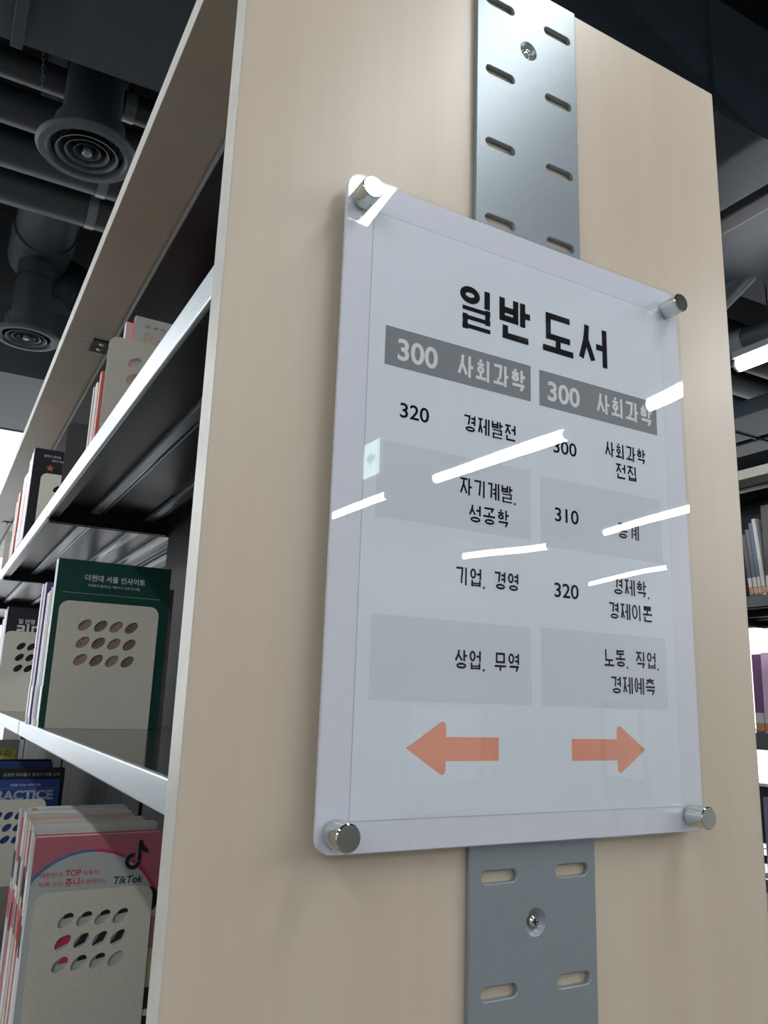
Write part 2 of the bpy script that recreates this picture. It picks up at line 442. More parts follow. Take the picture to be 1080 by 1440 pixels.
def diffuser(x, y, z, r, top, lb, rd, sk=0.085, lean=0.0):
    root = empty('air_diffuser', (x, y, z), lb, 'air vent', 'round ceiling diffusers')
    B().lathe([(r*0.70, 0.01), (r*0.80, -0.004), (r*0.93, -0.003), (r, 0.008), (r*0.985, 0.016), (r*0.8, 0.022), (rd*1.05, sk), (rd, sk+0.015)], (x, y, z), n=56).done('flange', DUCTL, root, True)
    B().lathe([(r*0.69, 0.012), (r*0.69, 0.10), (r*0.1, 0.10), (0, 0.10)], (x, y, z), n=40).done('throat', PIPEM, root, True)
    for k, (ra, rb, h) in enumerate([(0.48, 0.62, 0.0), (0.32, 0.44, 0.004), (0.16, 0.27, 0.008)]):
        B().lathe([(r*rb, h-0.002), (r*rb*0.985, h+0.002), (r*ra, h+0.035), (r*ra*0.97, h+0.03), (r*rb*0.95, h-0.001), (r*rb, h-0.002)], (x, y, z), n=48).done('cone_ring', DUCTL, root, True)
    B().lathe([(0, -0.004), (0.011, -0.004), (0.014, 0.0), (0.014, 0.035), (0, 0.035)], (x, y, z), n=20).done('knob', CLAMP, root, True)
    b = B()
    for a in range(3):
        t = a*2.09+0.4; b.tube([(x+math.cos(t)*0.012, y+math.sin(t)*0.012, z+0.03), (x+math.cos(t)*r*0.68, y+math.sin(t)*r*0.68, z+0.04)], 0.003, 6)
    b.done('spider', DARKS, root, True)
    B().tube([(x+lean, y, top), (x, y, z+sk+0.005)], rd, 40).done('neck_duct', PIPEM, root, True)
    B().lathe([(rd+0.004, 0), (rd+0.004, 0.014)], (x+lean*.5, y, z+0.30), n=40).done('joint_ring', DUCTM, root, True)
diffuser(0.072, 1.865, 1.58, 0.150, CZ, 'larger round ceiling diffuser on a wide black neck, nearest the bookcase top', 0.086, 0.035)
diffuser(0.060, 3.48, 1.60, 0.152, 1.992, 'smaller-looking round ceiling diffuser, farther off beside the ribbed hose', 0.082)
def elbow():
    root = empty('round_duct', (0.04, 2.9, 2.0), 'pale slate round duct running lengthwise over the dark pipes', 'duct')
    B().tube([(0.075, 2.02, 2.18), (0.075, 3.42, 2.16)], 0.138, 44).done('duct_body', DUCTL, root, True)
    B().tube([(0.075, 3.40, 2.16), (0.075, 3.72, 2.15)], 0.147, 44).done('end_collar', DUCTL, root, True)
    for y in (2.08, 2.6, 2.68, 3.05): B().tube([(0.075, y, 2.17), (0.075, y+0.012, 2.17)], 0.143, 44).done('seam_ring', DUCTM, root, True)
elbow()
def flex():
    pts = []; rad = []
    P0, P1, P2, P3 = [Vector(p) for p in ((0.12, 3.86, 2.14), (0.30, 3.80, 2.15), (0.36, 3.62, 1.95), (0.52, 3.72, 1.62))]
    n = 150
    for i in range(n+1):
        t = i/n; p = P0*(1-t)**3+P1*3*t*(1-t)**2+P2*3*t*t*(1-t)+P3*t**3
        pts.append(p); rad.append(0.105+0.006*math.sin(i*math.pi/2.5))
    o = B().tube(pts, rad, 28).done('flexible_duct', DUCTM, None, True)
    tag(o, 'ribbed flexible black air hose beside the farther diffuser', 'duct')
flex()
def chain(x, y, z0, z1):
    root = empty('hanging_chain', (x, y, z0), 'thin steel chain dangling near the upper left under the slate duct', 'chain')
    z = z0; k = 0
    while z < z1:
        pts = []
        for i in range(13):
            a = 2*math.pi*i/12; dx, dz = 0.0045*math.cos(a), 0.011*math.sin(a)
            pts.append((x+(dx if k % 2 else 0)+0.004*math.sin(z*30), y+(0 if k % 2 else dx), z+dz))
        B().tube(pts, 0.0016, 6).done('chain_link', CLAMP, root, True); z += 0.0175; k += 1
chain(-0.085, 1.80, 1.72, 2.30)
# right-hand services
def yduct(name, lb, x0, x1, z0, z1, m, y0=-2.0, y1=3.9):
    root = empty(name, ((x0+x1)/2, y0, z0), lb, 'duct')
    box('duct_body', m, x0, x1, y0, y1, z0, z1, root, 0.004)
    y = y0+0.5
    while y < y1:
        box('flange', m, x0-0.008, x1+0.008, y, y+0.012, z0-0.008, z1+0.008, root); y += 0.95
yduct('cable_tray', 'narrow black cable tray crossing under the slate duct, right of the bookcase', 1.875, 1.945, 1.50, 1.535, DARKS)
yduct('air_duct', 'slate grey rectangular duct low over the farther bookcase on the right', 3.45, 3.80, 1.50, 1.585, DUCTM)
yduct('air_duct', 'smaller slate duct just right of the grey rectangular duct', 3.86, 4.05, 1.50, 1.585, DUCTM)
for x, z, r, lb in ((2.42, 1.56, 0.045, 'lagged dark pipe bending above the lit tube lamp on the right'), (2.98, 1.66, 0.06, 'fat dark pipe running just beyond the tube lamp on the right')):
    root = empty('ceiling_pipe', (x, 1, z-r), lb, 'pipe')
    B().tube([(x, -2, z+.12), (x, 1.2, z+.12), (x, 1.45, z), (x, 3.8, z)], r, 24).done('pipe_run', PIPEM, root, True)
    B().tube([(x, 1.72, z), (x, 1.80, z)], r+.004, 24).done('clamp', CLAMP, root, True)

# lamps -----------------------------------------------------------------
def lamp(x, yf, lb, L=1.2, z=1.30, twin=False):
    root = empty('linear_lamp', (x, yf+L/2, z), lb, 'lamp', 'hanging tube lamps')
    hw = 0.03
    if twin:
        hw = 0.075
        box('diffuser_panel', TUBED, x-0.07, x+0.07, yf+0.012, yf+L-0.012, z, z+0.048, root, 0.008)
    else: B().tube([(x, yf+0.012, z+0.026), (x, yf+L-0.012, z+0.026)], 0.026, 16).done('tube', TUBE, root, True)
    b = B(); b.box(x-hw, x+hw, yf, yf+L, z+0.048, z+0.078, 0.003)
    b.done('housing', HOUS, root)
    for y in (yf, yf+L-0.010): B().lathe([(0, 0), (0.027, 0), (0.027, 0.010), (0, 0.010)], (x, y, z+0.026), 'Y', 16).done('end_cap', HOUS, root, True)
    for y in (yf+0.15, yf+L-0.15): B().tube([(x, y, z+0.075), (x, y, CZ)], 0.003, 6).done('cord', DARKS, root, True)
ends = [-5.56, -3.68, -1.94, 0.256, 2.3, 4.4]
rows = [(-2.9, 0.0, 'row beyond the left aisle'), (-1.08, 0.0, 'row over the left aisle'), (0.72, 0.52, 'row above the bookcase'),
        (2.53, 0.0, 'row over the right aisle'), (4.18, -0.28, 'second row to the right'), (6.1, -0.6, 'row by the right wall')]
for x, dy, rn in rows:
    for i, e in enumerate(ends):
        y = e+dy
        if x == 0.72 and i >= 3: continue
        if x > 4 and i >= 3: continue
        if x == 2.53 and i == 3: lb = 'glowing tube lamp seen at the right edge beyond the bookcase'
        else: lb = 'tube lamp, %s, %s' % (rn, ['far behind the camera', 'third from the sign', 'second from the sign', 'beside the bookcase end', 'over the far shelves', 'nearest the far windows'][i])
        lamp(x, y, lb, twin=(x == 0.72))

# ------------------------------------------------------------------ main double-sided bookcase
W = 0.53; ZT = 0.6413; ZU = 0.6133; PT = 0.0244
SLOT_Z = [0.6016-0.0743*k for k in range(27)]
def rot_copy(o, x, parent):
    c = o.copy(); COL.objects.link(c); c.parent = parent; return c
def slotted_plate(root, y_front, y_back, x0, x1):
    holes = []
    for z in SLOT_Z:
        if z < FZ+0.05: continue
        for a, b in ((0.2188, 0.2500), (0.2862, 0.3175)):
            holes.append(rrect(a+x0, z-0.0052, b+x0, z+0.0030, 0.0040, 5)[::-1])
    sc = [0.5664, -0.1751, -0.9166]
    for z in sc:
        holes.append([(0.2667+x0+0.0088*math.cos(-a*math.pi/16), z+0.0088*math.sin(-a*math.pi/16)) for a in range(32)])
    pl = plate('slotted_upright', rrect(0.2084+x0, FZ+0.01, 0.3249+x0, ZT-0.003, 0.0008), holes, y_front, y_back, STEEL, root, bev=0.0009)
    for z in sc:
        c = (0.2667+x0, y_front, z)
        B().lathe([(0.0094, 0.0004), (0.0080, 0.0012), (0.0055, 0.0034), (0.0050, 0.0046), (0, 0.0046)], c, 'Y', 32).done('dimple', STEEL, root, True)
        s_ = B().lathe([(0, 0.0006), (0.0024, 0.0009), (0.0038, 0.0022), (0.0042, 0.0042)], c, 'Y', 20).done('screw', SCREW, root, True)
        B().box(c[0]-0.0022, c[0]+0.0022, c[1]+0.0003, c[1]+0.0007, c[2]-0.0005, c[2]+0.0005).box(c[0]-0.0005, c[0]+0.0005, c[1]+0.0003, c[1]+0.0007, c[2]-0.0022, c[2]+0.0022).done('screw_cross', DARKS, s_)
    return pl
def make_shelf(root, bx, y0, y1, zt, lip, face=-1, d=0.203, LM=None):
    """one steel shelf; front at bx, going 0.2 m inward (face -1: front looks to -x)"""
    def X(a): return bx+a if face < 0 else bx-a
    def bb(b, a0, a1, *r, **k):
        p, q = sorted((X(a0), X(a1))); return b.box(p, q, *r, **k)
    zu = zt-0.004
    b = B(); bb(b, 0.004, d, y0, y1, zu, zt); sh = b.done('shelf', DECK, root)
    b = B()
    bb(b, 0.0, 0.005, y0, y1, zt-lip, zt+0.001, bev=0.0015)
    lp = b.done('front_lip', LM or LIP, sh)
    b = B(); bb(b, 0.004, 0.018, y0, y1, zt-lip+.001, zt-lip+0.0035); b.done('lip_return', DARKS, sh)
    b = B(); bb(b, 0.005, d, y0+.001, y1-.001, zu-0.0015, zu); b.done('underside', DARKS, sh)
    for a in ((0.068, 0.160) if d < 0.21 else (0.068, 0.160, 0.222)):
        b = B()
        bb(b, a, a+0.016, y0+0.01, y1-0.01, zu-0.008, zu-0.0015, bev=0.0025); b.done('rib', RIBM, sh)
        b = B(); bb(b, a+0.020, a+0.024, y0+0.01, y1-0.01, zu-0.004, zu-0.0015, bev=0.001); b.done('rib', RIBM, sh)
    for y in (y0+0.0005, y1-0.0035):
        b = B(); bb(b, 0.004, d, y, y+0.003, zt-lip-0.006, zu); b.done('side_bracket', DARKS, sh)
    return sh
def bookcase(bx, label, joints, levels, back_z=None, backs=(0, 1, 2, 3), sides=(-1, 1), mirror_name='bookcase', plate_=True, yend=0.0):
    root = empty('bookcase', (bx, yend, FZ), label, 'bookcase')
    y0 = yend
    p = box('end_panel', WOOD, bx+0.0006, bx+W-0.0006, y0, y0+PT, FZ, ZT, root, 0.0005)
    box('edge_band', BAND, bx, bx+0.0008, y0+0.0003, y0+PT-0.0003, FZ, ZT-0.0004, root)
    box('edge_band', BANDR, bx+W-0.0008, bx+W, y0+0.0003, y0+PT-0.0003, FZ, ZT-0.0004, root)
    box('edge_band', BANDR, bx+0.001, bx+W-0.001, y0+0.0006, y0+PT-0.0003, ZT-0.0003, ZT+0.0006, root)
    if plate_: slotted_plate(root, y0-0.0052, y0-0.0002, bx, 0)
    # wooden canopy boards
    cj = [y0+PT+0.0005]+[y0+v for v in (1.0105, 1.9975, 3.0, 4.0)][:len(joints)-1]
    for a, b_ in zip(cj, cj[1:]):
        box('canopy_board', WOOD, bx+0.001, bx+W-0.001, a+0.0006, b_-0.0006, ZU, ZT-0.001, root, 0.0005)
        box('edge_band', BAND, bx, bx+0.001, a+0.0006, b_-0.0006, ZU, ZT-0.001, root)
    for y in cj[1:-1]:
        for xa in (bx+0.047, bx+W-0.047-0.055):
            pl = box('joining_plate', DARKS, xa, xa+0.055, y-0.026, y+0.034, ZU-0.003, ZU, root, 0.0008)
            for dx, dy in ((0.016, 0.016), (0.017, -0.010)):
                B().lathe([(0, -0.0025), (0.003, -0.002), (0.0048, 0)], (xa+dx, y+dy, ZU-0.003), n=16).done('screw', SCREW, pl, True)
    ye = joints[-1]+y0
    b = B(); b.box(bx+0.080, bx+W-0.080, y0+PT+.001, ye, ZU-0.016, ZU-0.004); b.done('top_rail', DARKS, root)
    box('rail_edge', RAILM, bx+0.0785, bx+0.080, y0+PT+.001, ye, ZU-0.015, ZU-0.004, root)
    box('rail_edge', STEEL, bx+W-0.080, bx+W-0.0785, y0+PT+.001, ye, ZU-0.012, ZU-0.004, root)
    # uprights at the joints
    for y in joints[1:]:
        for xa in (bx+0.212, bx+0.293):
            b = B(); b.box(xa, xa+0.028, y0+y-0.0022, y0+y+0.0022, FZ, ZU-0.016)
            po = b.done('upright_post', DARKS, root)
            b = B()
            for z in SLOT_Z[3:14]: b.box(xa+0.010, xa+0.018, y0+y-0.0026, y0+y-0.0023, z-0.028, z+0.002)
            b.done('slot_row', BACKM, po)
    for bi in backs:
        a, c = joints[bi]+y0, joints[bi+1]+y0
        if bi == 0: a += PT
        n = 6
        for k in range(n):
            u0 = a+0.012+(c-a-0.024)*k/n; u1 = a+0.012+(c-a-0.024)*(k+1)/n
            box('back_panel', BACKM, bx+0.208, bx+0.216, u0+0.0012, u1-0.0012, (back_z or FZ+0.1), ZU-0.016 if (bi == 0 or back_z) else -0.105, root)
    for i in range(len(joints)-1):
        a = joints[i]+y0+(PT+0.002 if i == 0 else 0.0042); c = joints[i+1]+y0-0.0042
        for zt, lip in levels:
            for s_ in sides: make_shelf(root, bx+0.0025 if s_ < 0 else bx+W-0.0025, a, c, zt, lip, s_, 0.203 if (i == 0 or back_z) else 0.2615, FLIP if back_z else None)
    box('plinth', DARKS, bx+0.03, bx+W-0.03, y0+PT, ye, FZ, FZ+0.09, root)
    return root
ZA, ZB, ZC = 0.2831, -0.0773, -0.4377
LV = [(ZA, 0.026), (ZB, 0.0215), (ZC, 0.024), (-0.798, 0.024), (-1.158, 0.024)]
JO = [0.0, 0.9506, 1.8529, 2.76, 3.66]
main = bookcase(0.0, 'near double-sided library bookcase with pale maple end panel and steel shelves', JO, LV)
XR = 1.79
far = bookcase(XR, 'farther maple-topped bookcase across the aisle at the right edge', JO[:4], [(ZA, 0.026), (ZB, 0.042), (ZC, 0.03), (-0.798, 0.024), (-1.158, 0.024)], back_z=ZA-0.03, backs=(0, 1, 2), plate_=False, yend=-0.6)

# ------------------------------------------------------------------ the sign
def sign():
    root = empty('wall_sign', (0.262, 0.0, 0.122), 'white acrylic shelf-guide sign on four steel standoffs', 'sign')
    x0, x1, z0, z1 = 0.0855, 0.4380, -0.1195, 0.3640
    plate('backing_board', rrect(x0, z0, x1, z1, 0.011, 8), [], -0.0131, -0.0095, SIGNW, root, bev=0.0004)
    plate('sheet_edge', rrect(0.1083, -0.1001, 0.4142, 0.3396, 0.0005), [], -0.01325, -0.01312, SHEETD, root)
    plate('print_sheet', rrect(0.1087, -0.0996, 0.4138, 0.3390, 0.0005), [], -0.01340, -0.01313, SHEET, root)
    YB, YT = -0.01346, -0.01352
    def bar(name, a, b, c, d, m): B().poly([(a, YB, c), (b, YB, c), (b, YB, d), (a, YB, d)]).done(name, m, root)
    bar('header_bar', 0.1221, 0.2592, 0.2174, 0.2485, BARM); bar('header_bar', 0.2682, 0.4040, 0.2163, 0.2476, BARM)
    for a, b, c, d in ((0.1188, 0.2583, 0.1020, 0.1588), (0.2680, 0.4038, 0.0992, 0.1562), (0.1190, 0.2577, -0.0239, 0.0340), (0.2668, 0.4025, -0.0240, 0.0350)):
        bar('row_band', a, b, c, d, BANDM)
    # the words
    hangul('일반', 0.1875, YT, 0.2664, 0.0358, 0.0325, 0.0065, INK, root, 0.155)
    hangul('도서', 0.2725, YT, 0.2664, 0.0358, 0.0335, 0.0065, INK, root, 0.155)
    for x, z in ((0.1870, 0.2240), (0.3315, 0.2235)):
        hangul('사회과학', x, YT, z, 0.0178, 0.0146, 0.0026, INKW, root, 0.140)
    for body, x, z, h, wd in (('300', 0.1330, 0.2240, 0.0170, 0.0355), ('300', 0.2772, 0.2232, 0.0168, 0.0350)):
        text(body, x, YT, z, h, INKW, root, w=wd, off=0.035)
    for body, x, z in (('320', 0.1366, 0.1792), ('300', 0.2822, 0.1788), ('310', 0.2828, 0.1212), ('320', 0.2812, 0.0600)):
        text(body, x, YT, z, 0.0115, INK, root, w=0.0252, off=0.022)
    g = 0.0133; T_ = 0.122
    def row(body, xl, xr, zb, h=g):
        n = sum(1 for c in body if c not in ' ,'); sp = body.count(' ')*0.55+body.count(',')*0.42
        wd = (xr-xl)/(n+sp+0.18*(n-1)); hangul(body, xl, YT, zb, h, wd, wd*0.18, INK, root, T_)
    row('경제발전', 0.1935, 0.2436, 0.1797); row('자기계발,', 0.1905, 0.2446, 0.1290); row('성공학', 0.1990, 0.2364, 0.1090)
    row('기업, 경영', 0.1880, 0.2458, 0.0605); row('상업, 무역', 0.1880, 0.2462, 0.0002)
    row('사회과학', 0.3396, 0.3875, 0.1860); row('전집', 0.3518, 0.3762, 0.1682); row('통계', 0.3512, 0.3759, 0.1160)
    row('경제학,', 0.3437, 0.3870, 0.0680); row('경제이론', 0.3389, 0.3879, 0.0475)
    row('노동, 직업,', 0.3320, 0.3945, 0.0090); row('경제예측', 0.3389, 0.3877, -0.0122)
    def arrow(pts):
        b = B(); b.poly([(x, YT, z) for x, z in pts]).done('arrow', ORANGE, root)
    r = 0.0030
    def barb(cx, cz, a0, a1): return [(cx+r*math.cos(math.radians(a0+(a1-a0)*k/6)), cz+r*math.sin(math.radians(a0+(a1-a0)*k/6))) for k in range(7)]
    arrow([(0.1492, -0.0545)]+barb(0.1785, -0.0693, 235, 360)+[(0.1816, -0.0632), (0.2272, -0.0632), (0.2272, -0.0470), (0.1816, -0.0470)]+barb(0.1785, -0.0398, 0, 125))
    arrow([(0.3740, -0.0555)]+barb(0.3462, -0.0405, 55, 180)+[(0.3432, -0.0475), (0.2963, -0.0475), (0.2963, -0.0636), (0.3432, -0.0636)]+barb(0.3462, -0.0700, 180, 305))
    # clear cover and standoffs
    cover = plate('acrylic_cover', rrect(x0, z0, x1, z1, 0.011, 8), [], -0.0160, -0.0141, ACR, root)
    for (cx, cz), lb in zip(((0.0973, 0.3440), (0.4215, 0.3438), (0.0985, -0.1065), (0.4213, -0.1068)), ('a', 'b', 'c', 'd')):
        so = B().lathe([(0, -0.0332), (0.0080, -0.0332), (0.0087, -0.0325), (0.0087, -0.0163), (0.0080, -0.01605)], (cx, 0, cz), 'Y', 40).done('standoff_cap', CHROME, root, True)
        B().lathe([(0.0070, -0.0094), (0.0070, -0.0003), (0, -0.0003)], (cx, 0, cz), 'Y', 24).done('spacer', CHROME, so, True)
    return root
sign()

# ------------------------------------------------------------------ bookends and books
def bookend(x, y, z, label, m=BEIGE, w_=0.139, h=0.175, holes=True, flip=1):
    hs = []
    if holes:
        for r in range(3):
            for c in range(4):
                cx, cz = 0.037-0.0005*r+c*0.0215, h-0.033-r*0.0242
                pts = []
                for k in range(20):
                    a = -2*math.pi*k/20; u, v = 0.0106*math.cos(a), 0.0062*math.sin(a); t = math.radians(40)
                    pts.append((cx+u*math.cos(t)-v*math.sin(t), cz+u*math.sin(t)+v*math.cos(t)))
                hs.append(pts)
    root = empty('bookend', (x+w_/2, y, z), label, 'bookend')
    p = plate('upright_plate', [(a+x, b+z) for a, b in rrect(0, 0.0, w_, h, 0.013, 6, 'top')], [[(a+x, b+z) for a, b in q] for q in hs], y-0.0006, y+0.0006, m, root)
    box('base_plate', m, x+0.012, x+w_-0.012, y+0.0006, y+0.11, z, z+0.0009, root)
    return root

def book(x0, x1, y0, y1, z0, z1, col, label, group=None, spine=None, tilt=0.0, rough=0.35, sticker=None, name='book', sc=None):
    """spine on the x0 side, front cover towards -y"""
    key = 'cover_%02d_%02d_%02d' % tuple(int(c*99) for c in col)
    m = mat(key, col, rough, noise=((20, 20, 20), 0.03))
    th = min(0.0012, (y1-y0)*0.2)
    root = empty(name, (x0, y0, z0), label, 'book', group)
    b = B(); b.box(x0, x1, y0, y0+th, z0, z1); b.box(x0, x1, y1-th, y1, z0, z1)
    if spine is None: b.box(x0, x0+0.0012, y0+th, y1-th, z0, z1)
    b.done('cover', m, root)
    if spine is not None:
        ms = mat('spine_%02d_%02d_%02d' % tuple(int(c*99) for c in spine), spine, rough, noise=((20, 20, 20), 0.03))
        box('spine', ms, x0-0.0002, x0+0.0012, y0+th*0.5, y1-th*0.5, z0, z1, root)
    box('pages', PAGES, x0+0.0013, x1-0.002, y0+th, y1-th, z0+0.002, z1-0.002, root)
    if sticker:
        s_ = box('call_number_label', mat('sticker_white', (0.72, 0.72, 0.72), 0.5), x0-0.0007, x0-0.0002, y0+th*.3, y1-th*.3, z0+0.026, z0+0.052, root)
        box('class_colour_label', mat('sticker_orange', sticker, 0.5), x0-0.0007, x0-0.0002, y0+th*.3, y1-th*.3, z0+0.006, z0+0.026, root)
        if sc: text(sc, x0-0.0009, y0+th*.5+0.002, z0+0.023, 0.010, INKW, root, face='-x')
    if tilt:
        root.rotation_euler = (tilt, 0, 0)
    return root
def sleeve(root, x0, y0, y1, z0):     # clear-backed pale call-number tape at the foot of a spine
    box('call_number_label', mat('sticker_grey', (0.42, 0.44, 0.47), 0.3), x0-0.0007, x0-0.0002, y0+.001, y1-.001, z0+0.01, z0+0.055, root)

zA, zB, zC = ZA+0.0002, ZB+0.0002, ZC+0.0002
GT = mat('gold_ink', (0.60, 0.50, 0.33), 0.5); WT = mat('white_ink', (0.66, 0.68, 0.68), 0.5); RD = mat('red_ink', (0.62, 0.06, 0.10), 0.5)
DK = mat('dark_print', (0.02, 0.02, 0.025), 0.4)
# --- upper shelf, first bay
bookend(0.0187, 0.600, zA, 'beige perforated bookend on the upper shelf before the gold-lettered white book')
t = book(0.0515, 0.20, 0.606, 0.617, zA, 0.4995, (0.62, 0.62, 0.61), 'white book with gold lettering and a red spine behind the upper bookend', spine=(0.62, 0.06, 0.12))
text('Be', 0.0655, 0.6058, 0.4560, 0.0215, GT, t, off=0.02)
text('인 사 이 트 를', 0.066, 0.6058, 0.4845, 0.0034, DK, t, w=0.050, off=0.02)
book(0.0420, 0.185, 0.6185, 0.632, zA, 0.4925, (0.66, 0.50, 0.52), 'pink-spined book just behind the white gold-lettered one', spine=(0.70, 0.62, 0.62))
t = book(0.0410, 0.19, 0.790, 0.806, zA, 0.4780, (0.62, 0.16, 0.14), 'red and white striped paperback peeping past the upper beige bookend', tilt=0.0)
for k in range(9): box('stripe', WT, 0.0402, 0.0409, 0.7925, 0.7965, zA+0.03+k*0.017, zA+0.042+k*0.017, t)
book(0.0400, 0.18, 0.8075, 0.819, zA, 0.4640, (0.60, 0.42, 0.38), 'salmon paperback left of the red striped one')
book(0.0395, 0.18, 0.8205, 0.831, zA, 0.4680, (0.70, 0.70, 0.68), 'thin white paperback left of the salmon one on the upper shelf')
book(0.0390, 0.18, 0.8325, 0.838, zA, 0.4600, (0.05, 0.05, 0.06), 'thin black booklet between two white paperbacks, upper shelf')
book(0.0385, 0.18, 0.8395, 0.848, zA, 0.4660, (0.66, 0.66, 0.63), 'outermost white paperback left of the thin black booklet, upper shelf')
bookend(0.0270, 1.030, zA, 'dark grey solid bookend standing on the upper shelf beside the striped paperbacks', GREYP, holes=False)
# --- upper shelf, second bay
bookend(0.0240, 1.390, zA, 'beige bookend in front of the black star-marked book', h=0.160)
t = book(0.0050, 0.16, 1.400, 1.425, zA, 0.5010, (0.018, 0.018, 0.028), 'black book with a small red star standing on the far upper shelf')
text('잘하고 있어요', 0.026, 1.3985, 0.4830, 0.0045, WT, t, off=0.02); text('당신의 이야기', 0.043, 1.3985, 0.4740, 0.0038, WT, t, off=0.02)
star = [(0.0415+0.0095*(1 if k % 2 == 0 else 0.42)*math.sin(k*math.pi/5), 0.4580+0.0090*(1 if k % 2 == 0 else 0.42)*math.cos(k*math.pi/5)) for k in range(10)]
B().poly([(x, 1.3986, z) for x, z in star]).done('printed_star', mat('star_red', (0.52, 0.10, 0.07), 0.5), t)
sleeve(t, 0.005, 1.400, 1.425, zA)
far_up = [(1.427, 1.462, 0.500, (0.55, 0.55, 0.54), 'pale grey book directly left of the black star book'), (1.464, 1.50, 0.492, (0.62, 0.40, 0.40), 'dusty pink book, second left of the black star book'),
          (1.503, 1.535, 0.468, (0.45, 0.06, 0.12), 'crimson paperback, third left of the black star book'), (1.537, 1.60, 0.472, (0.70, 0.68, 0.70), 'thick white book, fourth left of the black star book'),
          (1.66, 1.71, 0.455, (0.68, 0.18, 0.13), 'bright red-orange book nearest the window end of the upper shelf'), (1.72, 1.75, 0.44, (0.66, 0.66, 0.66), 'white paperback just beyond the red-orange book')]
for y0, y1, zt, c, lb in far_up: sleeve(book(0.006, 0.15, y0, y1, zA, zt, c, lb, sticker=None), 0.006, y0, y1, zA)
t = bookend(0.0300, 2.400, zA, 'beige bookend with faint white lettering at the far left edge', h=0.195, holes=False)
text('미래', -0.005+0.04, 2.3985, zA+0.165, 0.012, WT, t, off=0.02)
# --- middle shelf, first bay
bookend(0.0108, 0.7115, zB, 'beige perforated bookend standing before the tall green book')
t = book(0.0030, 0.1632, 0.7135, 0.737, zB, 0.1570, (0.006, 0.062, 0.050), 'tall dark green book on the middle shelf behind a beige bookend', rough=0.3)
text('더현대 서울 인사이트', 0.0410, 0.7133, 0.1290, 0.0072, WT, t, w=0.0850, off=0.03)
text("사람들이 몰려드는 '페르소나 공간'의 비밀", 0.0455, 0.7133, 0.1205, 0.0031, WT, t, w=0.0735, off=0.012)
box('printed_rule', WT, 0.0135, 0.1500, 0.71325, 0.7134, 0.1095, 0.1099, t)
sleeve(t, 0.003, 0.7135, 0.737, zB)
# the photographs printed inside the cover, showing through the bookend holes
for r in range(3):
    for c in range(4):
        k = [(0.36, 0.25, 0.17), (0.42, 0.40, 0.38), (0.20, 0.16, 0.13), (0.50, 0.37, 0.24)][(r*3+c*2+r) % 4]
        cx, cz = 0.0108+0.037+c*0.0215, zB+0.142-r*0.0242
        box('cover_photo', mat('photo_%d' % ((r*3+c*2+r) % 4), k, 0.4, noise=((300, 300, 500), 0.6)), cx-0.0106, cx+0.0106, 0.71325, 0.7134, cz-0.0115, cz+0.0115, t)
book(0.0120, 0.1765, 0.738, 0.757, zB, 0.1295, (0.44, 0.45, 0.46), 'pale grey book directly behind the green book, only its edge showing', spine=(0.60, 0.62, 0.62))
mid = [(0.758, 0.766, 0.1200, (0.70, 0.71, 0.70), 'slim white book left of the green book, middle shelf'), (0.767, 0.776, 0.1150, (0.66, 0.66, 0.64), 'second slim white book left of the green book, middle shelf'),
       (0.777, 0.790, 0.0950, (0.30, 0.26, 0.24), 'low brown-grey book between white ones on the middle shelf'), (0.791, 0.806, 0.1150, (0.66, 0.68, 0.72), 'pale book with a dark band left of the brown-grey one'),
       (0.812, 0.842, 0.1330, (0.10, 0.09, 0.26), 'indigo book near the middle shelf joint'), (0.843, 0.858, 0.1330, (0.68, 0.55, 0.62), 'pinkish-white book at the left end of the near middle row')]
for y0, y1, zt, c, lb in mid: XM = {0.758: 0.004, 0.767: 0.003, 0.777: 0.006, 0.791: 0.004, 0.812: 0.002, 0.843: 0.001}[y0]; sleeve(book(XM, 0.155, y0, y1, zB, zt, c, lb), XM, y0, y1, zB)
bookend(0.0130, 0.905, zB, 'dark grey bookend closing the near middle row by the shelf joint', GREYP, h=0.10, holes=False)
# --- middle shelf, second bay
bookend(0.0030, 1.500, zB, 'beige bookend before the black white-lettered book past the shelf joint')
t = book(0.0035, 0.16, 1.503, 1.53, zB, 0.1520, (0.020, 0.021, 0.028), 'black book with bold white lettering past the middle shelf joint')
text('일 만명', 0.0280, 1.5025, 0.1160, 0.0085, WT, t, off=0.035); text('리더', 0.0265, 1.5025, 0.0860, 0.0240, WT, t, off=0.05)
book(0.004, 0.165, 1.533, 1.56, zB, 0.145, (0.10, 0.11, 0.13), 'dark slate book behind the black white-lettered one')
for y0, y1, zt, c, lb in [(1.562, 1.59, 0.15, (0.60, 0.60, 0.58), 'white book far along the middle shelf'), (1.592, 1.63, 0.13, (0.10, 0.12, 0.3), 'navy book far along the middle shelf')]: book(0.004, 0.15, y0, y1, zB, zt, c, lb)
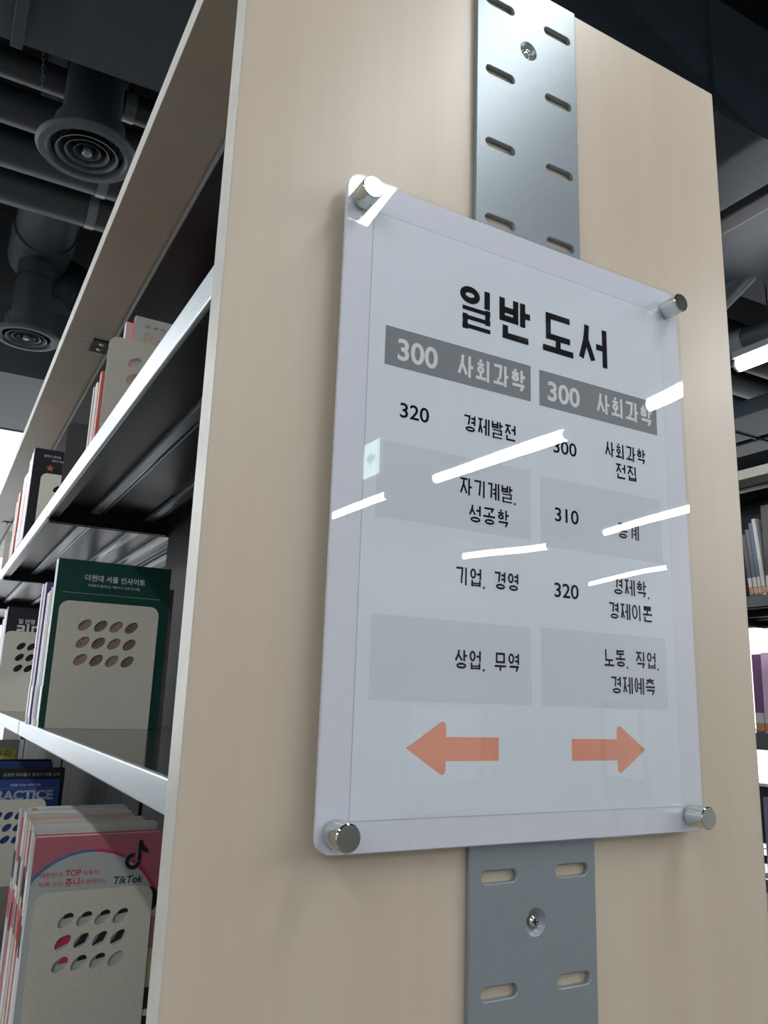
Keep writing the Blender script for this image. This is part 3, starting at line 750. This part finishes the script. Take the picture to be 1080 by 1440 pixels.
# --- lower shelf, first bay
bookend(0.0115, 0.605, zC, 'beige perforated bookend before the pink-covered book at lower left')
PK = (0.56, 0.17, 0.22)
t = book(0.0040, 0.1600, 0.608, 0.630, zC, -0.2003, PK, 'pink-topped magazine-like book with a music-note logo at lower left', rough=0.2, spine=(0.5, 0.52, 0.53))
YP = 0.6078
PALE = mat('pale_print', (0.50, 0.55, 0.55), 0.25, noise=((20, 20, 20), 0.02)); PB = mat('blue_print', (0.09, 0.20, 0.42), 0.3); PR = mat('magenta_print', (0.58, 0.05, 0.12), 0.3)
def disc_clip(name, R, m, y, cx=0.0720, cz=-0.3060, xlo=0.0042, xhi=0.1598):
    pts = []
    for k in range(61):
        a = math.pi*k/60; x, z = cx+R*math.cos(a), cz+R*math.sin(a); pts.append((min(max(x, xlo), xhi), y, z))
    pts += [(max(cx-R, xlo), y, zC+0.001), (min(cx+R, xhi), y, zC+0.001)]
    B().poly(pts).done(name, m, t)
disc_clip('printed_arc', 0.0890, PR, YP, cx=0.0735); disc_clip('printed_arc', 0.0890, PB, YP-0.0001, cx=0.0700, xhi=0.075); disc_clip('printed_ground', 0.0862, PALE, YP-0.0002)
text('대한민국', 0.0135, YP-.0003, -0.2462, 0.0046, RD, t, w=0.0265, off=0.02); text('TOP', 0.0425, YP-.0003, -0.2462, 0.0070, RD, t, w=0.0185, off=0.04); text('틱톡커,', 0.0640, YP-.0003, -0.2462, 0.0046, RD, t, w=0.019, off=0.02)
text('틱톡 스타', 0.0140, YP-.0003, -0.2566, 0.0046, RD, t, w=0.0275, off=0.02); text('쥬니', 0.0435, YP-.0003, -0.2570, 0.0072, RD, t, w=0.0165, off=0.04); text('와 함께하는', 0.0605, YP-.0003, -0.2566, 0.0046, RD, t, w=0.031, off=0.02)
def note(dx, dz, m, y):
    b = B(); cx, cz = 0.1225+dx, -0.2335+dz; N = 24
    I = []; O = []
    for k in range(N+1):
        a = math.radians(80+280*k/N*0.98); O.append((cx+0.0098*math.cos(a), cz+0.0098*math.sin(a))); I.append((cx+0.0052*math.cos(a), cz+0.0052*math.sin(a)))
    for k in range(N): b.poly([(O[k][0], y, O[k][1]), (O[k+1][0], y, O[k+1][1]), (I[k+1][0], y, I[k+1][1]), (I[k][0], y, I[k][1])])
    b.poly([(cx+0.0052, y, cz), (cx+0.0098, y, cz), (cx+0.0098, y, cz+0.0245), (cx+0.0052, y, cz+0.0245)])
    b.poly([(cx+0.0092, y, cz+0.0245), (cx+0.0110, y, cz+0.0185), (cx+0.0155, y, cz+0.0145), (cx+0.0175, y, cz+0.0140), (cx+0.0175, y, cz+0.0092), (cx+0.0130, y, cz+0.0103), (cx+0.0098, y, cz+0.0130)])
    b.done('printed_logo', m, t)
note(-0.0008, 0.0008, mat('cyan_print', (0.15, 0.45, 0.5), 0.3), YP-.00035); note(0.0008, -0.0008, PR, YP-.0004); note(0, 0, DK, YP-.0005)
text('TikTok', 0.1010, YP-.0003, -0.2592, 0.0090, DK, t, w=0.036, off=0.03, shear=0.15)
# printed photograph of a person at the cover's right edge
SK = mat('print_skin', (0.34, 0.17, 0.12), 0.3); HB = mat('print_hair', (0.025, 0.018, 0.018), 0.3); CR = mat('print_cream', (0.42, 0.36, 0.25), 0.3); PS = mat('print_pink', (0.34, 0.16, 0.16), 0.3)
def ell(name, cx, cz, rx, rz, m, y): B().poly([(cx+rx*math.cos(k*math.pi/12), y, cz+rz*math.sin(k*math.pi/12)) for k in range(24)]).done(name, m, t)
ell('printed_hair', 0.1480, -0.2800, 0.0105, 0.0145, HB, YP-.0003); ell('printed_face', 0.1440, -0.2920, 0.0070, 0.0115, SK, YP-.0004)
B().poly([(x, YP-.00045, z) for x, z in ((0.136, -0.300), (0.1585, -0.300), (0.1585, -0.338), (0.136, -0.336))]).done('printed_blouse', PS, t)
B().poly([(x, YP-.00045, z) for x, z in ((0.136, -0.336), (0.1585, -0.338), (0.1585, -0.383), (0.136, -0.381))]).done('printed_skirt', CR, t)
B().poly([(x, YP-.0005, z) for x, z in ((0.090, -0.385), (0.1590, -0.3815), (0.1590, -0.424), (0.090, -0.424))]).done('printed_band', DK, t)
ell('printed_dot', 0.1545, -0.4100, 0.0040, 0.0040, WT, YP-.0006)
# red and black bits of the cover picture seen through the bookend holes
for r in range(3):
    for c in range(4):
        cx, cz = 0.0115+0.037+c*0.0215, zC+0.142-r*0.0242
        if r == 1 and c == 0: B().poly([(cx-.010, YP-.0006, cz-.008), (cx+.009, YP-.0006, cz-.001), (cx+.010, YP-.0006, cz+.008), (cx-.006, YP-.0006, cz+.004)]).done('printed_patch', PR, t)
        elif r == 2 and c == 0: B().poly([(cx-.004, YP-.0006, cz), (cx+.008, YP-.0006, cz+.001), (cx+.010, YP-.0006, cz+.010), (cx+.003, YP-.0006, cz+.008)]).done('printed_patch', PR, t)
        elif not (r == 2 and c == 3):
            q = [(cx-.003, cz+.001), (cx+.010, cz+.003), (cx+.010, cz+.012), (cx, cz+.010)] if r != 1 else [(cx-.009, cz-.008), (cx+.004, cz-.003), (cx+.009, cz+.009), (cx, cz+.006)]
            B().poly([(x, YP-.0006, z) for x, z in q]).done('printed_patch', DK, t)
low = [(0.632, 0.648, -0.2000, 0.0045, 0.150, (0.62, 0.60, 0.55), 'thin cream-white book directly behind the pink book'), (0.650, 0.664, -0.1935, 0.0055, 0.160, (0.66, 0.68, 0.66), 'white book with tall edge behind the pink book, second back'),
       (0.666, 0.676, -0.2020, 0.0050, 0.150, (0.45, 0.10, 0.11), 'thin red paperback third behind the pink book'), (0.678, 0.696, -0.1920, 0.0055, 0.1500, (0.64, 0.62, 0.60), 'off-white book fourth behind the pink book'),
       (0.698, 0.712, -0.1900, 0.0040, 0.1400, (0.66, 0.50, 0.42), 'peach-coloured book fifth behind the pink book'), (0.714, 0.738, -0.1865, 0.0030, 0.1390, (0.66, 0.66, 0.66), 'white hardback sixth behind the pink book'),
       (0.740, 0.756, -0.1960, 0.0045, 0.1390, (0.15, 0.18, 0.34), 'dusky blue paperback near the back of the lower stack'), (0.758, 0.775, -0.2000, 0.0045, 0.1390, (0.60, 0.08, 0.10), 'scarlet paperback at the back of the lower stack'),
       (0.777, 0.800, -0.1890, 0.0030, 0.1480, (0.60, 0.62, 0.62), 'rearmost white book of the lower near stack')]
for y0, y1, zt, x0, x1, c, lb in low:
    t = book(x0, x1, y0, y1, zC, zt, c, lb, rough=0.25)
    for k in range(2): box('spine_print', [DK, RD, BANDM][(k+int(y0*1000)) % 3], x0-0.0006, x0-0.0002, y0+0.003, y1-0.003, zt-0.09-k*0.05, zt-0.055-k*0.05, t)
t_ = empty('page_flag', (0.02, 0.70, -0.19), 'small orange sticky flag peeking above the lower white books', 'sticky note')
box('flag_body', mat('flag_orange', (0.75, 0.28, 0.08), 0.5), 0.0125, 0.0185, 0.7400, 0.7406, -0.2050, -0.1835, t_)
# --- lower shelf, second bay
bookend(-0.0055+0.0065, 1.497, zC, 'beige perforated bookend before the blue lettered book, low and farther off', w_=0.1315)
t = book(0.0040, 0.1572, 1.500, 1.514, zC, -0.2225, (0.03, 0.07, 0.30), 'royal blue book with PRACTICE on its cover past the joint')
BL = mat('blue_grey_ink', (0.36, 0.42, 0.52), 0.5)
text('PRACTICE', 0.0030+0.01, 1.4995, -0.2630, 0.0190, BL, t, w=0.1320, off=0.06); text('미래를 바꾸는 리더의 훈련', 0.055, 1.4995, -0.2352, 0.0042, WT, t, w=0.062, off=0.02)
box('printed_rule', BL, 0.006, 0.156, 1.4997, 1.4999, -0.2402, -0.2398, t)
t = book(0.0040, 0.1680, 1.520, 1.540, zC, -0.2000, (0.022, 0.022, 0.024), 'black book with a line of small lettering behind the royal blue one')
text('성공한 리더들의 말하기 비밀 노트', 0.040, 1.5190, -0.2160, 0.0055, BL, t, w=0.118, off=0.02)
book(0.0040, 0.1462, 1.560, 1.585, zC, -0.1906, (0.03, 0.05, 0.20), 'navy book behind the black small-lettered one')
book(0.0040, 0.1479, 1.600, 1.615, zC, -0.1875, (0.012, 0.012, 0.016), 'glossy black book, rearmost of the dark group on the lower shelf')
t = book(0.0040, 0.1450, 2.300, 2.330, zC, -0.1850, (0.30, 0.32, 0.32), 'grey book with a yellow title band, farthest on the lower shelf')
box('title_band', mat('yellow_print', (0.48, 0.47, 0.10), 0.5), 0.030, 0.138, 2.2985, 2.2999, -0.262, -0.208, t)
text('코칭합니다', 0.045, 2.298, -0.232, 0.017, DK, t, w=0.08, off=0.02)

# --- bookcase across the aisle
XB = XR+0.008
def rbook(y0, th, z0, h, col, lb, tilt=0.0, x1=0.14, stick=(0.66, 0.30, 0.12), sc=None):
    return book(XB, XB+x1, y0, y0+th, z0, z0+h, col, lb, sticker=stick, tilt=tilt, sc=sc)
t = rbook(0.843, 0.036, zA, 0.245, (0.030, 0.032, 0.038), 'black book with handwritten-style white title on the right bookcase', sc='200')
text('먼지 떨이라', XB-0.0009, 0.853, zA+0.232, 0.014, WT, t, w=0.088, off=0.03, face='-x')
text('작은 것들의 이야기', XB-0.0009, 0.850, zA+0.130, 0.003, WT, t, w=0.05, face='-x')
t = rbook(0.8800, 0.011, zA, 0.215, (0.66, 0.67, 0.66), 'white slanting book left of the black one on the right bookcase', tilt=-0.09, sc='20')
rbook(0.8925, 0.010, zA, 0.205, (0.10, 0.16, 0.26), 'slanting blue-spined book beside the white slanting one', tilt=-0.09, sc='22')
rbook(0.9040, 0.012, zA, 0.188, (0.13, 0.13, 0.14), 'grey slanting book third from the black one on the right bookcase', tilt=-0.09, sc='20')
rbook(0.9180, 0.012, zA, 0.175, (0.08, 0.08, 0.09), 'charcoal slanting book partly hidden by the maple end panel', tilt=-0.09, sc='20')
rbook(0.8030, 0.036, zA, 0.23, (0.25, 0.25, 0.26), 'grey book just outside the picture right of the black one', sc='20')
rbook(0.890, 0.022, zB, 0.208, (0.78, 0.54, 0.77), 'lilac book on the middle shelf of the right bookcase', sc='200')
rbook(0.9135, 0.026, zB, 0.205, (0.20, 0.07, 0.20), 'dark plum book left of the lilac one on the right bookcase')
rbook(0.881, 0.0075, zB, 0.205, (0.50, 0.28, 0.50), 'slim mauve book right of the lilac one on the right bookcase')
t = rbook(0.846, 0.034, zB, 0.222, (0.60, 0.05, 0.07), 'red book on the middle shelf at the right edge of the picture', sc='200')
rbook(0.810, 0.034, zB, 0.20, (0.55, 0.30, 0.2), 'tan book beyond the right edge next to the red one')
rc = rbook(0.852, 0.028, zC, 0.235, (0.58, 0.56, 0.44), 'cream-topped book on the lower shelf of the right bookcase')
text('팀 컴퓨터', XB-0.0010, 0.876, zC+0.228, 0.009, DK, rc, off=0.03, face='-x')
rbook(0.902, 0.014, zC, 0.21, (0.32, 0.33, 0.52), 'periwinkle book on the lower shelf of the right bookcase')
rbook(0.918, 0.016, zC, 0.20, (0.28, 0.30, 0.42), 'dull blue book half hidden by the maple end panel, lower shelf')
rbook(0.818, 0.032, zC, 0.22, (0.5, 0.5, 0.5), 'light grey book right of the cream-topped one')
b = empty('book', (XB, 0.88, zC+0.24), 'grey-blue book lying flat across the lower books at right', 'book')
box('cover', mat('cover_flat', (0.16, 0.20, 0.22), 0.4), XB-0.004, XB+0.17, 0.80, 0.880, zC+0.2360, zC+0.2376, b); box('cover', mat('cover_flat', (0.16, 0.20, 0.22), 0.4), XB-0.004, XB+0.17, 0.80, 0.880, zC+0.2540, zC+0.2556, b)
box('pages', PAGES, XB-0.002, XB+0.168, 0.801, 0.879, zC+0.2376, zC+0.2540, b)

# ------------------------------------------------------------------ things behind the camera, mirrored in the acrylic
def exit_sign():
    root = empty('exit_sign', (1.9, -3.42, 1.16), 'pale green lit exit sign hung behind the camera', 'sign')
    box('sign_case', WT, 1.902, 1.93, -3.535, -3.315, 1.16, 1.395, root, 0.002)
    box('sign_face', EXITM, 1.8995, 1.902, -3.53, -3.32, 1.165, 1.39, root)
    pts = [(-3.42+dy, 1.28+dz) for dy, dz in ((-0.065, 0), (0.0, 0.06), (0.0, 0.02), (0.05, 0.02), (0.05, -0.02), (0.0, -0.02), (0.0, -0.06))]
    B().poly([(1.899, y, z) for y, z in pts]).done('arrow', EXITG, root)
    for y in (-3.5, -3.35): B().tube([(1.915, y, 1.395), (1.915, y, CZ)], 0.004, 6).done('hanger_rod', DARKS, root, True)
exit_sign()
def cabinet(x0, x1, y0, y1, h, lb, m):
    root = empty('storage_cabinet', ((x0+x1)/2, (y0+y1)/2, FZ), lb, 'cabinet')
    box('body', m, x0, x1, y0, y1, FZ, FZ+h, root, 0.005)
    xm = (x0+x1)/2
    for a, c in ((x0+0.01, xm-0.003), (xm+0.003, x1-0.01)):
        d = box('door', WALLM, a, c, y1, y1+0.02, FZ+0.06, FZ+h-0.02, root, 0.002)
        box('handle', CHROME, (c-0.05 if a < xm-0.1 else a+0.04), (c-0.04 if a < xm-0.1 else a+0.05), y1+0.02, y1+0.04, FZ+h*.5, FZ+h*.5+.15, d)
cabinet(4.1, 5.2, -9.4, -8.8, 1.45, 'pale two-door cabinet against the wall behind the camera', WALLM)
cabinet(1.6, 2.9, -9.4, -8.8, 1.1, 'low pale cabinet against the wall behind the camera', WALLM)

def notice_stand(x0, x1, y, z0, z1, lb, m):
    root = empty('notice_stand', ((x0+x1)/2, y, FZ), lb, 'notice board')
    box('panel', m, x0, x1, y-0.02, y, z0, z1, root, 0.004)
    box('paper', SIGNW, x0+0.05, x1-0.05, y, y+0.002, z0+(z1-z0)*.25, z1-0.05, root)
    for x in (x0+0.06, x1-0.09): box('leg', CHROME, x, x+0.03, y-0.018, y-0.004, FZ, z0, root)
    for x in (x0+0.06, x1-0.09): box('foot', CHROME, x-0.01, x+0.04, y-0.20, y+0.20, FZ, FZ+0.02, root, 0.003)
notice_stand(2.50, 3.12, -4.03, -0.66, 0.01, 'wide grey notice stand behind the camera, faintly mirrored between the arrows', mat('notice_grey', (0.30, 0.31, 0.33), 0.5))
notice_stand(4.30, 4.75, -4.03, -0.70, -0.02, 'narrow dark notice stand behind the camera, mirrored under the right arrow', mat('notice_dark', (0.10, 0.10, 0.11), 0.5))
hb = empty('hanging_board', (2.6, -4.03, 0.55), 'long pale board hung from the ceiling behind the camera', 'sign')
box('board', mat('board_pale', (0.45, 0.46, 0.47), 0.5), 2.17, 3.02, -4.05, -4.03, 0.52, 0.90, hb, 0.003)
for x in (2.25, 2.94): B().tube([(x, -4.04, 0.90), (x, -4.04, CZ)], 0.004, 6).done('hanger_rod', DARKS, hb, True)

bookend(XB+0.012, 0.884, zC, 'tall dark grey bookend on the lower shelf of the right bookcase', GREYP, h=0.30, holes=False)
